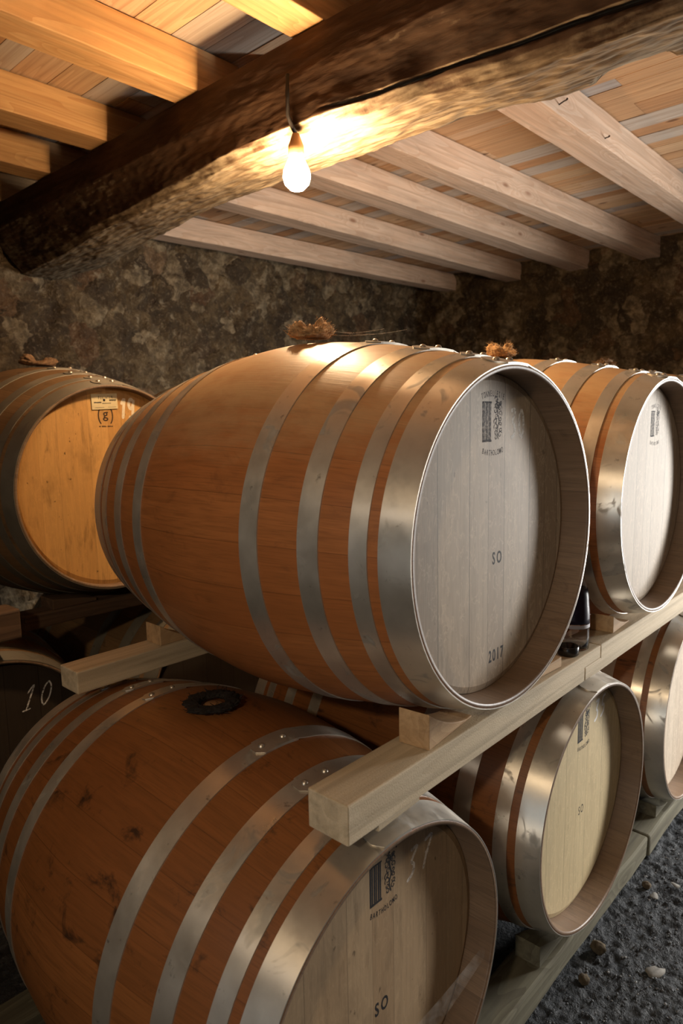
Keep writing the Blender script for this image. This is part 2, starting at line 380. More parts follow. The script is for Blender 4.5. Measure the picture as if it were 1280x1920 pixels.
class Marks:
    """flat lettering in the x-z plane at depth y"""
    def __init__(s, y): s.y = y; s.mb = MB(); s.k = 0
    def text(s, txt, x, z, size, sx=1.0, bold=0.0, rot=0.0):
        vs, fs = glyph(txt, size, sx, bold)
        s.mb.add([(x + a * cos(rot) - b * sin(rot), s.y, z + a * sin(rot) + b * cos(rot)) for a, b in vs], fs)
    def row(s, txt, x, z, width, size, sx, bold, bend=0.0):
        n = len(txt)
        for i, ch in enumerate(txt):
            u = (i + 0.5) / n - 0.5
            s.text(ch, x + u * width, z - bend * (2 * u) ** 2, size, sx, bold, -math.atan(bend * 8 * u / width))
    def stroke(s, pts, w, taper=True):
        pts = [Vector((p[0], p[1])) for p in pts]; n = len(pts); vs = []
        for i, p in enumerate(pts):
            d = (pts[min(i + 1, n - 1)] - pts[max(i - 1, 0)]).normalized(); nn = Vector((-d.y, d.x))
            ww = w * (0.5 if taper and i in (0, n - 1) else 1.0) * 0.5
            for k in (-1, 1):
                q = p + nn * ww * k; s.k += 1; vs.append((q.x, s.y - 1.2e-4 * (s.k % 240) / 240, q.y))
        s.mb.add(vs, [(2 * i, 2 * i + 1, 2 * i + 3, 2 * i + 2) for i in range(n - 1)])
    def rect(s, x0, x1, z0, z1):
        s.mb.add([(x0, s.y, z0), (x1, s.y, z0), (x1, s.y, z1), (x0, s.y, z1)], [(0, 1, 2, 3)])
    def build(s, name, mat, parent): return s.mb.build(name, mat, parent)

def smooth_line(pts, n=5):
    out = []; m = len(pts)
    for i in range(m - 1):
        p0, p1, p2, p3 = [Vector(pts[max(0, min(m - 1, i + k))]) for k in (-1, 0, 1, 2)]
        for k in range(n):
            u = k / n
            out.append(0.5 * ((2 * p1) + (p2 - p0) * u + (2 * p0 - 5 * p1 + 4 * p2 - p3) * u * u + (3 * p1 - p0 - 3 * p2 + p3) * u ** 3))
    out.append(Vector(pts[-1])); return out

DIG = {'3': [[(0.05, 0.95), (0.7, 0.97), (0.3, 0.6), (0.62, 0.42), (0.6, 0.15), (0.1, 0.0)]],
       '0': [[(0.4, 1.0), (0.1, 0.75), (0.08, 0.3), (0.4, 0.0), (0.75, 0.3), (0.72, 0.75), (0.4, 1.0)]],
       '7': [[(0.05, 0.95), (0.8, 1.0), (0.5, 0.5), (0.35, 0.0)], [(0.3, 0.5), (0.7, 0.53)]],
       '5': [[(0.75, 1.0), (0.25, 0.97), (0.2, 0.58), (0.6, 0.55), (0.7, 0.25), (0.1, 0.0)]],
       '1': [[(0.1, 0.72), (0.5, 1.0), (0.42, 0.5), (0.35, 0.0)]],
       '1b': [[(0.12, 0.70), (0.55, 1.0), (0.45, 0.5), (0.33, 0.0)], [(0.0, -0.02), (0.7, 0.02)]],
       '9': [[(0.72, 0.9), (0.35, 1.0), (0.12, 0.72), (0.4, 0.5), (0.7, 0.7), (0.74, 0.95), (0.68, 0.3), (0.55, 0.05), (0.15, 0.12)]]}
def chalk_number(y, seq, x, z, h, w, mat, parent, slant=0.15, wd=0.62, gap=0.72):
    mk = Marks(y)
    for i, d in enumerate(seq):
        for st in DIG[d]:
            mk.stroke([(x + (p[0] * wd + i * gap + slant * p[1]) * h, z + p[1] * h) for p in smooth_line([(a, b) for a, b in st], 5)], w)
    return mk.build('chalk_number', mat, parent)

# ------------------------------------------------------------------ the barrel
L, RB, RE, PW = 0.907, 0.359, 0.285, 1.62
TH = 0.0022
def rad(y): return RB - (RB - RE) * abs(2 * y / L - 1) ** PW - TH
HEAD_Y = 0.050
HOOPS = [(0.0, 0.049), (0.066, 0.095), (0.147, 0.184), (0.262, 0.300), (0.602, 0.640), (0.710, 0.748), (0.808, 0.840), (0.860, 0.907)]

def staves_mesh(mat, ripple=0.0):
    n = 192
    prof = [(0.0, rad(0) - 0.0065), (0.0, rad(0) - 0.001), (0.001, rad(0.001))]
    ys = [0.004 + (L - 0.008) * i / 60 for i in range(61)]
    prof += [(y, rad(y)) for y in ys]
    prof += [(L - 0.001, rad(L)), (L, rad(L) - 0.001), (L, rad(L) - 0.012), (L - 0.065, rad(L) - 0.012)]
    prof = [(0.062, rad(0) - 0.0085), (0.004, rad(0) - 0.0072)] + prof
    vs, fs, uv = [], [], []
    dist = [0.0]
    for i in range(1, len(prof)): dist.append(dist[-1] + math.hypot(prof[i][0] - prof[i - 1][0], prof[i][1] - prof[i - 1][1]))
    for y, r in prof:
        for k in range(n):
            a = 2 * PI * k / n - PI / 2
            vs.append((r * cos(a), y, r * sin(a) + RB))
    for i in range(len(prof) - 1):
        for k in range(n):
            k2 = (k + 1) % n
            fs.append((i * n + k, (i + 1) * n + k, (i + 1) * n + k2, i * n + k2))
            u0, u1 = 2 * PI * k / n * 0.32, 2 * PI * (k + 1) / n * 0.32
            uv += [(u0, dist[i]), (u0, dist[i + 1]), (u1, dist[i + 1]), (u1, dist[i])]
    o = mesh_obj('staves', vs, fs, mat, None, True, uv)
    o.data.materials.append(M['chime'])
    for p in o.data.polygons:
        if p.index < 3 * n or p.index >= (len(prof) - 3) * n: p.material_index = 1
    return o

def hoop_mesh(y0, y1, mat, phase):
    """closed band with the riveted lap on top"""
    n = 168; lap = 0.26; a0 = PI / 2 - lap / 2 + phase
    r0, r1 = rad(y0) + 0.0002, rad(y1) + 0.0002
    wid = y1 - y0; vs = []; tot = 2 * PI + lap; m = n + 10
    for i in range(m + 1):
        a = tot * i / m
        lift = TH * 1.05 * max(0.0, min(1.0, (a - (tot - lap - 0.05)) / 0.05))
        end = min(1.0, (tot - a) / 0.05 + 0.35) if a > tot - 0.05 else 1.0      # rounded tongue
        ya, yb = (y0 + y1) / 2 - wid / 2 * end, (y0 + y1) / 2 + wid / 2 * end
        ra = r0 + (r1 - r0) * (ya - y0) / wid; rb = r0 + (r1 - r0) * (yb - y0) / wid
        for y, r, q in ((ya, ra, 0), (ya, ra, 1), (yb, rb, 1), (yb, rb, 0)):
            rr = r + lift + TH * 0.9 * q; A = a0 + a
            vs.append((rr * cos(A), y, rr * sin(A) + RB))
    fs = [(4 * i + k, 4 * i + (k + 1) % 4, 4 * i + 4 + (k + 1) % 4, 4 * i + 4 + k) for i in range(m) for k in range(4)]
    fs += [(3, 2, 1, 0), tuple(4 * m + k for k in range(4))]
    fs = [tuple(reversed(f)) for f in fs]
    o = mesh_obj('hoop', vs, fs, mat, None, True)
    o.data.set_sharp_from_angle(angle=math.radians(35))
    return o

def rivet_mesh(y0, y1, phase, which, r=0.0062):
    mb = MB(); yc = (y0 + y1) / 2
    a = PI / 2 + phase + (-0.065, 0.075)[which]
    rr = rad(yc) + 2 * TH
    mb.lathe([(r, 0.0), (r * 0.85, r * 0.45), (r * 0.5, r * 0.72), (0.0001, r * 0.82)], 12)
    Mx = Matrix.Translation((0, 0, RB)) @ Matrix.Rotation(PI / 2 - a, 4, 'Y') @ Matrix.Translation((0, yc, rr - 0.0006))
    return mesh_obj('rivet', [Mx @ Vector(v) for v in mb.v], mb.f, M['rivet'], None, True)

def head_mesh(mat, y, r, name='head', thick=0.016, sgn=1):
    n = 96; vs, fs = [], []
    for rr, yy in ((r * 0.5, y), (r - 0.012, y), (r, y + 0.004 * sgn), (r, y + thick * sgn)):
        for k in range(n):
            vs.append((rr * cos(2 * PI * k / n), yy, rr * sin(2 * PI * k / n) + RB))
    for i in range(3):
        for k in range(n): fs.append((i * n + k, i * n + (k + 1) % n, (i + 1) * n + (k + 1) % n, (i + 1) * n + k))
    fs.append(tuple(range(n)))
    return mesh_obj(name, vs, fs, mat, None, False)

# one prototype mesh set, then every barrel is its own family of objects
PHASE = [0.02, -0.01, 0.03, 0.0, 0.02, -0.02, 0.01, 0.03]
proto = {}
o = staves_mesh(M['staves']); proto['staves'] = o
proto['hoops'] = [hoop_mesh(a, b, M['hoop'], PHASE[i]) for i, (a, b) in enumerate(HOOPS)]
proto['rivets'] = [[rivet_mesh(a, b, PHASE[i], w) for w in (0, 1)] for i, (a, b) in enumerate(HOOPS)]
RH = rad(0) - 0.0095
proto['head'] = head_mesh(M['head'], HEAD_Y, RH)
OLD_Y = 0.024
proto['head_shallow'] = head_mesh(M['head_old'], OLD_Y, rad(0) - 0.0075)
proto['rear'] = head_mesh(M['head_brown'], L - HEAD_Y, RH - 0.003, 'head', 0.016, -1)

def variant(src, mat):
    """a linked copy that carries its own material"""
    c = src.copy()
    if src.data.materials[0] is not mat:
        c.data = src.data.copy(); c.data.materials[0] = mat
    COL.objects.link(c); return c

FIRST = {}
def barrel(label, x, y, z, w=0.0, tilt=0.0, staves='staves', hoop='hoop', head='head', group='wine barrels', rivets=range(8), bung_h=-0.0005):
    loc = Vector((x, y, z + ZF)); rot = Matrix.Rotation(-w, 3, 'Z') @ Matrix.Rotation(tilt, 3, 'X')
    base = loc + rot @ Vector((0, 0, -RB))
    r = empty('wine_barrel', base, (tilt, 0, -w)); tag(r, label, 'barrel', group)
    kids = {}
    s = variant(proto['staves'], M[staves]); s.parent = r; kids['staves'] = s
    for i, h in enumerate(proto['hoops']):
        c = variant(h, M[hoop]); c.parent = r
        if i in rivets:
            for rv in proto['rivets'][i]:
                d = rv.copy(); COL.objects.link(d); d.parent = c
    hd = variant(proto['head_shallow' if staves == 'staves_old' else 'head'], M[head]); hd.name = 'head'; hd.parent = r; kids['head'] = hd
    rh = proto['rear'].copy(); COL.objects.link(rh); rh.parent = r
    bm_ = MB(); bm_.lathe([(0.0001, bung_h), (0.017, bung_h), (0.019, bung_h - 0.002), (0.019, -0.02)], 20, (0, L / 2, 2 * RB - TH))
    bm_.build('bung', M['bung'], r, True)
    kids['root'] = r
    return kids

MY = HEAD_Y - 0.00016
def maker_stamp(kids, x, z, s=1.0, worn=False, text=True):
    """the cooper's stamp: arched lettering over a fluted pillar and a vine, lettering below"""
    hd = kids['head']; mk = Marks(MY); z += RB
    w = 0.070 * s
    mk.row('TONNELLERIE', x, z + 0.037 * s, w, 0.0140 * s, 0.52, 0.0003, 0.006 * s)
    mk.row('BARTHOLOMO', x, z - 0.062 * s, w, 0.0130 * s, 0.58, 0.00025, -0.005 * s)
    for i in range(6):                                     # fluted pillar
        x0 = x - 0.033 * s + i * 0.0048 * s
        mk.rect(x0, x0 + (0.0038 if i % 2 == 0 else 0.0030) * s, z - 0.036 * s, z + 0.027 * s)
    mk.rect(x - 0.033 * s, x - 0.004 * s, z + 0.0255 * s, z + 0.0285 * s)
    mk.rect(x - 0.033 * s, x - 0.004 * s, z - 0.039 * s, z - 0.035 * s)
    mk.build('maker_stamp', M['ink_worn' if worn else 'ink'], hd)
    vk = Marks(MY); rnd = random.Random(3)
    cx = x + 0.016 * s
    vk.stroke(smooth_line([(cx + 0.002 * s, z - 0.036 * s), (cx - 0.002 * s, z - 0.02 * s), (cx + 0.003 * s, z - 0.005 * s), (cx - 0.001 * s, z + 0.012 * s), (cx + 0.001 * s, z + 0.026 * s)]), 0.003 * s)
    for i in range(15):                                    # curls of vine
        zz = z + (-0.032 + 0.0045 * i) * s; side = 1 if i % 2 else -1; rr = rnd.uniform(0.004, 0.0075) * s
        px = cx + side * rnd.uniform(0.004, 0.009) * s; a0 = rnd.uniform(0, 6)
        vk.stroke([(px + rr * (1 - k / 16) * cos(a0 + side * k * 0.55), zz + rr * (1 - k / 16) * sin(a0 + side * k * 0.55)) for k in range(13)], 0.0019 * s)
    for i in range(12):
        a = rnd.uniform(0, 2 * PI); q = rnd.uniform(0, 0.009) * s
        px, pz = cx + q * cos(a), z + (0.020 + 0.007 * rnd.random()) * s + q * sin(a) * 0.6
        vk.stroke([(px + 0.0024 * s * cos(k * PI / 4), pz + 0.0024 * s * sin(k * PI / 4)) for k in range(7)], 0.0016 * s)
    vk.build('vine_emblem', M['ink_worn' if worn else 'ink'], hd)

def small_mark(kids, txt, x, z, size, sx=0.8, gap=None, bold=0.0):
    mk = Marks(MY); mk.row(txt, x, z + RB, gap or size * 0.6 * len(txt), size, sx, bold); return mk.build('head_lettering', M['ink'], kids['head'])

GR = 'oak barrels of the front rack'
# --- front rack, upper tier
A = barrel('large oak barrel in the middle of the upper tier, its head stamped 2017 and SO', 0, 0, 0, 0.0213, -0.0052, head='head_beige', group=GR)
maker_stamp(A, 0.006, 0.198, 1.0, True)
small_mark(A, 'SO', 0.021, -0.053, 0.030, 0.68, 0.036, 0.0006); small_mark(A, '2017', 0.022, -0.228, 0.030, 0.66, 0.052, 0.0007)
chalk_number(MY, ['3', '0'], 0.064, 0.163 + RB, 0.050, 0.007, M['chalk_dim'], A['head'], 0.0, 0.42, 0.56)
B = barrel('upper tier barrel with a brightly lit whitish head behind the glass bottle', 0.7363, -0.0085, 0.0004, 0.0137, 0.0047, group=GR)
maker_stamp(B, 0.045, 0.180, 0.95, True)
T = barrel('upper barrel showing only a sliver of its top past the bright whitish head', 1.476, 0.0, 0.0, 0.0, 0.0, group=GR)
# --- front rack, lower tier
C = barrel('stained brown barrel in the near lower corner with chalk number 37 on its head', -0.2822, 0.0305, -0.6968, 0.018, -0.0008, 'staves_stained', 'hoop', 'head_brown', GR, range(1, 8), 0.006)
maker_stamp(C, 0.022, 0.188, 1.0)
small_mark(C, 'SO', 0.012, -0.045, 0.032, 0.70, 0.038, 0.0008)
chalk_number(MY, ['3', '7'], 0.078, 0.145 + RB, 0.052, 0.006, M['chalk'], C['head'], 0.25, 0.5, 0.72)
D = barrel('lower tier barrel with chalk 35 on its half sunlit cream head', 0.452, 0.0213, -0.6922, 0.0122, 0.005, 'staves_stained', 'hoop', 'head_daylit', GR, range(1, 8))
maker_stamp(D, 0.022, 0.175, 0.98)
chalk_number(MY, ['3', '5'], 0.078, 0.160 + RB, 0.050, 0.0065, M['chalk_pale'], D['head'], 0.2, 0.5, 0.72)
small_mark(D, 'SO', 0.02, -0.05, 0.03, 0.62, 0.032)
E_ = barrel('lower tier barrel cut by the photo edge, third along the floor rail', 1.189, 0.0241, -0.698, -0.0164, 0.0, 'staves_stained', 'hoop', 'head', GR)

# --- rear rack
G2 = 'weathered barrels of the rear rack'
N = barrel('weathered barrel with paper label and painted number 19 on its amber head', -0.042, 1.2, 0.022, 0.0, 0.0, 'staves_old', 'hoop_old', 'head_old', G2)
chalk_number(OLD_Y - 0.00016, ['1', '9'], 0.033, 0.190 + RB, 0.055, 0.0085, M['chalk_white'], N['head'], 0.05, 0.42, 0.42)
gk = Marks(OLD_Y - 0.00016); gk.text('g', -0.012, 0.193 + RB, 0.036, 1.0, 0.0006)
for sd in (-1, 1):
    gk.stroke([(-0.012 + sd * (0.0085 + 0.0125 * cos(a)), 0.199 + RB + 0.024 * sin(a)) for a in [(-1.15 + 2.3 * k / 12) for k in range(13)]], 0.0036)
rnd = random.Random(5)
for i in range(15):
    if i not in (2, 8): gk.rect(-0.033 + i * 0.0028, -0.033 + i * 0.0028 + 0.0021, 0.168 + RB, 0.168 + RB + rnd.uniform(0.0025, 0.004))
gk.build('cooper_mark', M['ink_old'], N['head'])
lp = MB(); lw, lh, la = 0.077, 0.042, -0.04
Ml = Matrix.Translation((-0.013, OLD_Y - 0.0016, 0.238 + RB)) @ Matrix.Rotation(la, 4, 'Y')
lp.box(-lw / 2, lw / 2, -0.0006, 0.0006, -lh / 2, lh / 2, Ml)
lab = lp.build('paper_label', M['paper'], N['head'])
hand = Marks(-0.00075)
hand.row('Fût n°19', 0.003, 0.0065, 0.044, 0.0125, 0.75, 0.0)
for k, (x0, x1, zz, amp, w) in enumerate(((-0.032, -0.010, -0.002, 0.0024, 0.0018), (-0.008, 0.018, -0.005, 0.0016, 0.0010), (0.014, 0.035, 0.003, 0.004, 0.0009), (-0.030, -0.003, -0.016, 0.0011, 0.0006), (0.008, 0.033, -0.016, 0.0011, 0.0006))):
    hand.stroke([(x0 + (x1 - x0) * i / 30, zz + amp * sin(i * 2.1 + k) * (0.6 + 0.4 * rnd.random())) for i in range(31)], w, False)
mm = Marks(0); mm.mb.v = [tuple(Ml @ Vector(v)) for v in hand.mb.v]; mm.mb.f = hand.mb.f
hw = mm.build('handwriting', M['ink'], N['head'])
pin = MB(); pin.lathe([(0.0035, 0), (0.002, 0.002), (0.0001, 0.0025)], 10)
mesh_obj('drawing_pin', [Matrix.Translation((-0.014, OLD_Y - 0.0022, 0.242 + RB)) @ Matrix.Rotation(PI / 2, 4, 'X') @ Vector(v) for v in pin.v], pin.f, M['nail'], N['head'])
N2 = barrel('weathered rear rack barrel in shade, its top just clearing the big middle barrel', 0.70, 1.2, 0.022, 0.0, 0.0, 'staves_old', 'hoop_old', 'head_old', G2)
K2 = barrel('shadowed barrel low on the rear rack, in the dark gap behind barrel 37', 0.318, 1.215, -0.672, 0.0, 0.0, 'staves_old', 'hoop_old', 'head_shaded', G2)
K = barrel('shadowed dark barrel low on the rear rack with chalk number 10', -0.42, 1.215, -0.672, 0.0, 0.0, 'staves_old', 'hoop_old', 'head_shaded', G2)
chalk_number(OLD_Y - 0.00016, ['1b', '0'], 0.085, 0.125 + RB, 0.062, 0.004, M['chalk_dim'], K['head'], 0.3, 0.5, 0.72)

for p in [proto['staves'], proto['head'], proto['head_shallow'], proto['rear']] + proto['hoops'] + [r for q in proto['rivets'] for r in q]:
    bpy.data.objects.remove(p)

# ------------------------------------------------------------------ rags over the bung holes
def rag(label, x, y, z, mat, sx=0.05, sy=0.035, sz=0.014, ring=False, seed=1, fray=700, group='burlap rags over the bung holes', name='burlap_rag'):
    rnd = random.Random(seed); mb = MB(); nu, nv = 96, 28; vs = []
    for i in range(nu):
        a = 2 * PI * i / nu
        for j in range(nv):
            b = 2 * PI * j / nv
            R0 = 0.74 if ring else 0.62; RR = 1.0 - R0
            q = Vector(((R0 + RR * cos(b)) * cos(a), (R0 + RR * cos(b)) * sin(a), 0.5 + 0.5 * sin(b)))
            k = fbm((q.x * 2.3 + seed, q.y * 2.3, q.z * 2.3), 4) + 0.8 * fbm((q.x * 9 + seed, q.y * 9, q.z * 9), 3)
            k2 = fbm((cos(a) * 1.3 + seed * 3, sin(a) * 1.3, 0.0), 2)
            q *= 1 + 0.16 * k
            q.z = max(0.0, q.z * (0.45 + 0.75 * cos(a) ** 2 + 0.7 * k2) if not ring else q.z)
            vs.append((q.x * sx, q.y * sy, q.z * sz * 2))
    fs = [(i * nv + j, ((i + 1) % nu) * nv + j, ((i + 1) % nu) * nv + (j + 1) % nv, i * nv + (j + 1) % nv) for i in range(nu) for j in range(nv)]
    mb.add(vs, fs)
    for _ in range(fray):
        p = Vector(rnd.choice(vs)); d = Vector((p.x / sx, p.y / sy, rnd.uniform(0.2, 1.3))) + Vector([rnd.gauss(0, 0.6) for _ in range(3)])
        d.z = abs(d.z); d.normalize(); l = rnd.uniform(0.005, 0.016); s = d.orthogonal().normalized() * 0.0008
        m_ = p + d * l * 0.6 + Vector([rnd.gauss(0, 0.0015) for _ in range(3)])
        mb.add([p - s, p + s, m_ + s * 0.8, m_ - s * 0.8, p + d * l], [(0, 1, 2, 3), (3, 2, 4)])
    o = mb.build(name, mat, None, True)
    o.location = (x, y, z + ZF); tag(o, label, 'rag', group)
    return o
ZT = RB + 0.0015
rag('tan frayed burlap rag on top of the big middle barrel', -0.035, 0.435, ZT, M['burlap'], 0.050, 0.036, 0.013, seed=2)
rag('tan frayed burlap rag peeking up just right of the big middle barrel', 0.70, 0.43, ZT + 0.002, M['burlap'], 0.046, 0.036, 0.013, seed=5)
rag('brown rag on the farthest upper barrel, nearest the photo edge', 1.475, 0.45, ZT + 0.002, M['burlap_old'], 0.050, 0.038, 0.014, seed=8)
rag('dull brown rag lying on the weathered barrel numbered 19', -0.05, 1.62, 0.022 + ZT, M['burlap_old'], 0.055, 0.034, 0.010, seed=11, fray=90)
rag('black wine-soaked cloth ring round the bung of barrel 37', -0.275, 0.484, -0.6968 + RB + 0.002, M['burlap_dark'], 0.052, 0.048, 0.006, True, 14, 160)

# ------------------------------------------------------------------ timber: rails, chocks, shims
def board(name, mat, pts_x, y0, y1, z0, z1, label, cat, group=None, bev=0.003, jitter=0.0015, seed=0):
    """sawn timber along X with slightly uneven faces"""
    x0, x1 = pts_x; n = max(8, int((x1 - x0) / 0.03)); vs = []
    o_ = Vector((x0, (y0 + y1) / 2, z0 + ZF))
    for i in range(n + 1):
        x = x0 + (x1 - x0) * i / n
        for k, (y, z) in enumerate(((y0, z0), (y1, z0), (y1, z1), (y0, z1))):
            j = jitter * fbm((x * 4 + seed, k * 5.3, seed), 3)
            vs.append((x - o_.x, y + j - o_.y, z + ZF + (min(0, j) if k > 1 else max(0, j)) - o_.z))
    fs = [(4 * i + k, 4 * i + 4 + k, 4 * i + 4 + (k + 1) % 4, 4 * i + (k + 1) % 4) for i in range(n) for k in range(4)]
    fs += [(0, 1, 2, 3), (4 * n + 3, 4 * n + 2, 4 * n + 1, 4 * n)]
    mb = MB(); mb.add(vs, [tuple(reversed(f)) for f in fs])
    o = mb.build(name, mat, None, False, bev); o.location = o_
    tag(o, label, cat, group); return o
RG = 'timber rails that carry the barrels'
def lap_rail(x0, x1, y0, y1, z0, z1, lap0, lap1, label):
    """rail with a half lap: lap0 = (xa, xb) upper half missing before xb at its start, lap1 = lower half missing after xa at its end"""
    zc = (z0 + z1) / 2; pr = []
    if lap0: pr += [(lap0[1], z1), (lap0[1], zc), (lap0[0], zc), (lap0[0], z0)]
    else: pr += [(x0, z1), (x0, z0)]
    if lap1: pr += [(lap1[0], z0), (lap1[0], zc), (lap1[1], zc), (lap1[1], z1)]
    else: pr += [(x1, z0), (x1, z1)]
    n = len(pr); o_ = Vector((x0, y0, z0 + ZF))
    vs = [Vector((x, y0, z + ZF)) - o_ for x, z in pr] + [Vector((x, y1, z + ZF)) - o_ for x, z in pr]
    fs = [tuple(range(n)), tuple(range(2 * n - 1, n - 1, -1))] + [(i, n + i, n + (i + 1) % n, (i + 1) % n) for i in range(n)]
    mb = MB(); mb.add(vs, [tuple(f) for f in fs])
    o = mb.build('timber_rail', M['rail'], None, False, 0.0025); o.location = o_
    bm = bmesh.new(); bm.from_mesh(o.data); bmesh.ops.recalc_face_normals(bm, faces=bm.faces); bm.to_mesh(o.data); bm.free()
    tag(o, label, 'timber', RG); return o
lap_rail(-0.386, 0.478, 0.038, 0.115, -0.379, -0.319, None, (0.392, 0.477), 'pale squared rail with its sawn end showing above barrel 37')
lap_rail(0.3935, 2.3, 0.038, 0.115, -0.379, -0.319, (0.3935, 0.4785), None, 'second pale rail, lapped on beside the glass bottle and running out of frame')
board('timber_rail', M['rail'], (-0.383, 2.3), 0.812, 0.888, -0.371, -0.321, 'orange-lit squared rail under the far end of the big middle barrel', 'timber', RG, seed=3)
board('timber_rail', M['rail_floor'], (-0.62, 0.924), 0.056, 0.140, -1.083, -1.016, 'dark greenish rail on the floor under barrels 37 and 35', 'timber', RG, 0.006, 0.004, 5)
board('timber_rail', M['rail_floor'], (0.927, 2.2), 0.052, 0.138, -1.083, -1.016, 'dark greenish floor rail beyond the butt joint, near the photo edge', 'timber', RG, 0.006, 0.004, 6)
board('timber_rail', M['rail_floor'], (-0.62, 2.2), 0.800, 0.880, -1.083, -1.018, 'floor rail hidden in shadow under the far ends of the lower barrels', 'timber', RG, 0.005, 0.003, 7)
board('timber_rail', M['rail_old'], (-0.30, 1.2), 1.262, 1.335, -0.345, -0.304, 'dark old rail under the weathered barrel numbered 19', 'timber', RG, 0.005, 0.003, 8)
board('timber_rail', M['rail_old'], (-1.0, -0.345), 1.17, 1.255, -0.332, -0.255, 'short dark old rail at the left photo edge, butting the rail of barrel 19', 'timber', RG, 0.005, 0.003, 9)
board('timber_rail', M['rail_old'], (-1.1, 1.3), 1.30, 1.38, -1.083, -1.012, 'floor rail in the dark under the barrel numbered 10', 'timber', RG, 0.005, 0.003, 10)
board('timber_rail', M['rail_old'], (-0.7, 1.4), 1.99, 2.06, -0.340, -0.306, 'rail in the dark behind the rear rack', 'timber', RG, 0.005, 0.003, 11)
board('timber_rail', M['rail_old'], (-0.9, 1.2), 1.99, 2.07, -1.083, -1.012, 'floor rail in the dark behind the rear rack', 'timber', RG, 0.005, 0.003, 12)

def wedge(label, x, y, z, ang, ln, wd, h, mat, cx, cz, r, group='wooden chocks wedged under the barrels', tip=0.012):
    """chock whose sloping top stays just under a barrel of radius r with its axis at (cx, cz)"""
    n = 8; vs = []; c, s = cos(ang), sin(ang)
    zs = []
    for i in range(n + 1):
        lx = ln * i / n
        hh = h + (tip - h) * (i / n) ** 0.9
        for ly in (-wd / 2, wd / 2):
            X = x + lx * c - ly * s
            d = r * r - (X - cx) ** 2
            if d > 0: hh = min(hh, cz - math.sqrt(d) - 0.0035 - z)
        zs.append(max(hh, 0.004))
    for i in range(n + 1):
        lx = ln * i / n
        for ly, zz in ((-wd / 2, 0), (wd / 2, 0), (wd / 2, zs[i]), (-wd / 2, zs[i])): vs.append((lx, ly, zz))
    fs = [(4 * i + k, 4 * i + (k + 1) % 4, 4 * i + 4 + (k + 1) % 4, 4 * i + 4 + k) for i in range(n) for k in range(4)]
    fs += [(3, 2, 1, 0), tuple(4 * n + k for k in range(4))]
    mb = MB(); mb.add(vs, [tuple(reversed(f)) for f in fs])
    o = mb.build('wooden_chock', mat, None, False, 0.0015); o.location = (x, y, z + ZF); o.rotation_euler = (0, 0, ang)
    tag(o, label, 'chock', group); return o
ZR = -0.3185
wedge('square-ended chock on the pale rail, wedged under the near side of the big middle barrel', -0.190, 0.072, ZR, 0.10, 0.15, 0.056, 0.066, M['chock'], 0, 0, 0.3165)
wedge('chock tip poking out past the rim bottom of the big middle barrel', 0.292, 0.074, ZR, PI - 0.06, 0.14, 0.055, 0.022, M['chock'], 0, 0, 0.3165)
wedge('dark chock under the near side of the brightly lit upper barrel', 0.575, 0.076, ZR, 0.05, 0.12, 0.055, 0.045, M['chock'], 0.7363, 0, 0.3165)
wedge('orange-lit chock on the far rail behind the big middle barrel', -0.172, 0.850, -0.3205, 0.0, 0.13, 0.060, 0.068, M['chock'], 0.015, -0.006, 0.322)
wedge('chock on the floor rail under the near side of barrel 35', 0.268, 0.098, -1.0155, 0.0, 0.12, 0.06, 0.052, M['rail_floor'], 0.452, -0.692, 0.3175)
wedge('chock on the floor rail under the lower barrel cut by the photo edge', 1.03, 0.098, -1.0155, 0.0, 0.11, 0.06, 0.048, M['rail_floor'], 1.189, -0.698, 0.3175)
wedge('dusty chock on the dark rail under barrel 19', -0.222, 1.301, -0.3035, 0.05, 0.13, 0.07, 0.030, M['rail_old'], -0.042, 0.022, 0.3175)

def shim(label, x0, x1, y0, y1, zt, t0, t1):
    mb = MB(); o_ = Vector((x0, y0, zt + ZF))
    vs = [(x - x0, y - y0, z) for x, tt in ((x0, t0), (x1, t1)) for y in (y0, y1) for z in (-tt, 0)]
    mb.add(vs, [(0, 1, 3, 2), (4, 6, 7, 5), (0, 4, 5, 1), (2, 3, 7, 6), (0, 2, 6, 4), (1, 5, 7, 3)])
    o = mb.build('wooden_shim', M['rail'], None, False, 0.001); o.location = o_
    tag(o, label, 'shim', 'thin packing shims under the rail')
shim('thin splintered shim between the pale rail and the rim of barrel 37', -0.318, -0.218, 0.0405, 0.098, -0.380, 0.010, 0.006)
shim('thin grey shim between the pale rail and the rim of barrel 35', 0.425, 0.560, 0.0405, 0.10, -0.380, 0.0022, 0.0018)

# ------------------------------------------------------------------ room shell
def grid_wall(name, u0, u1, v0, v1, fn, mat, du=0.02, dv=0.02):
    nu, nv = int((u1 - u0) / du), int((v1 - v0) / dv)
    vs = [fn(u0 + (u1 - u0) * i / nu, v0 + (v1 - v0) * j / nv) for i in range(nu + 1) for j in range(nv + 1)]
    fs = [(i * (nv + 1) + j, (i + 1) * (nv + 1) + j, (i + 1) * (nv + 1) + j + 1, i * (nv + 1) + j + 1) for i in range(nu) for j in range(nv)]
    return mesh_obj(name, vs, fs, mat, None, True)
def stone_d(a, b, s):
    q = Vector((a * 6.0, b * 7.5, s)); q += noise.noise_vector(q * 0.7) * 0.6 + noise.noise_vector(q * 2.1) * 0.25
    d, _ = noise.voronoi(q)
    e = d[1] - d[0]
    return 0.034 * min(e, 0.3) / 0.3 + 0.030 * fbm((a * 3, b * 3.5, s), 4) + 0.020 * abs(fbm((a * 11, b * 15, s + 4), 4)) + 0.012 * fbm((a * 26, b * 34, s + 9), 3)
YB, XE, H = 2.80, 3.56, 2.355
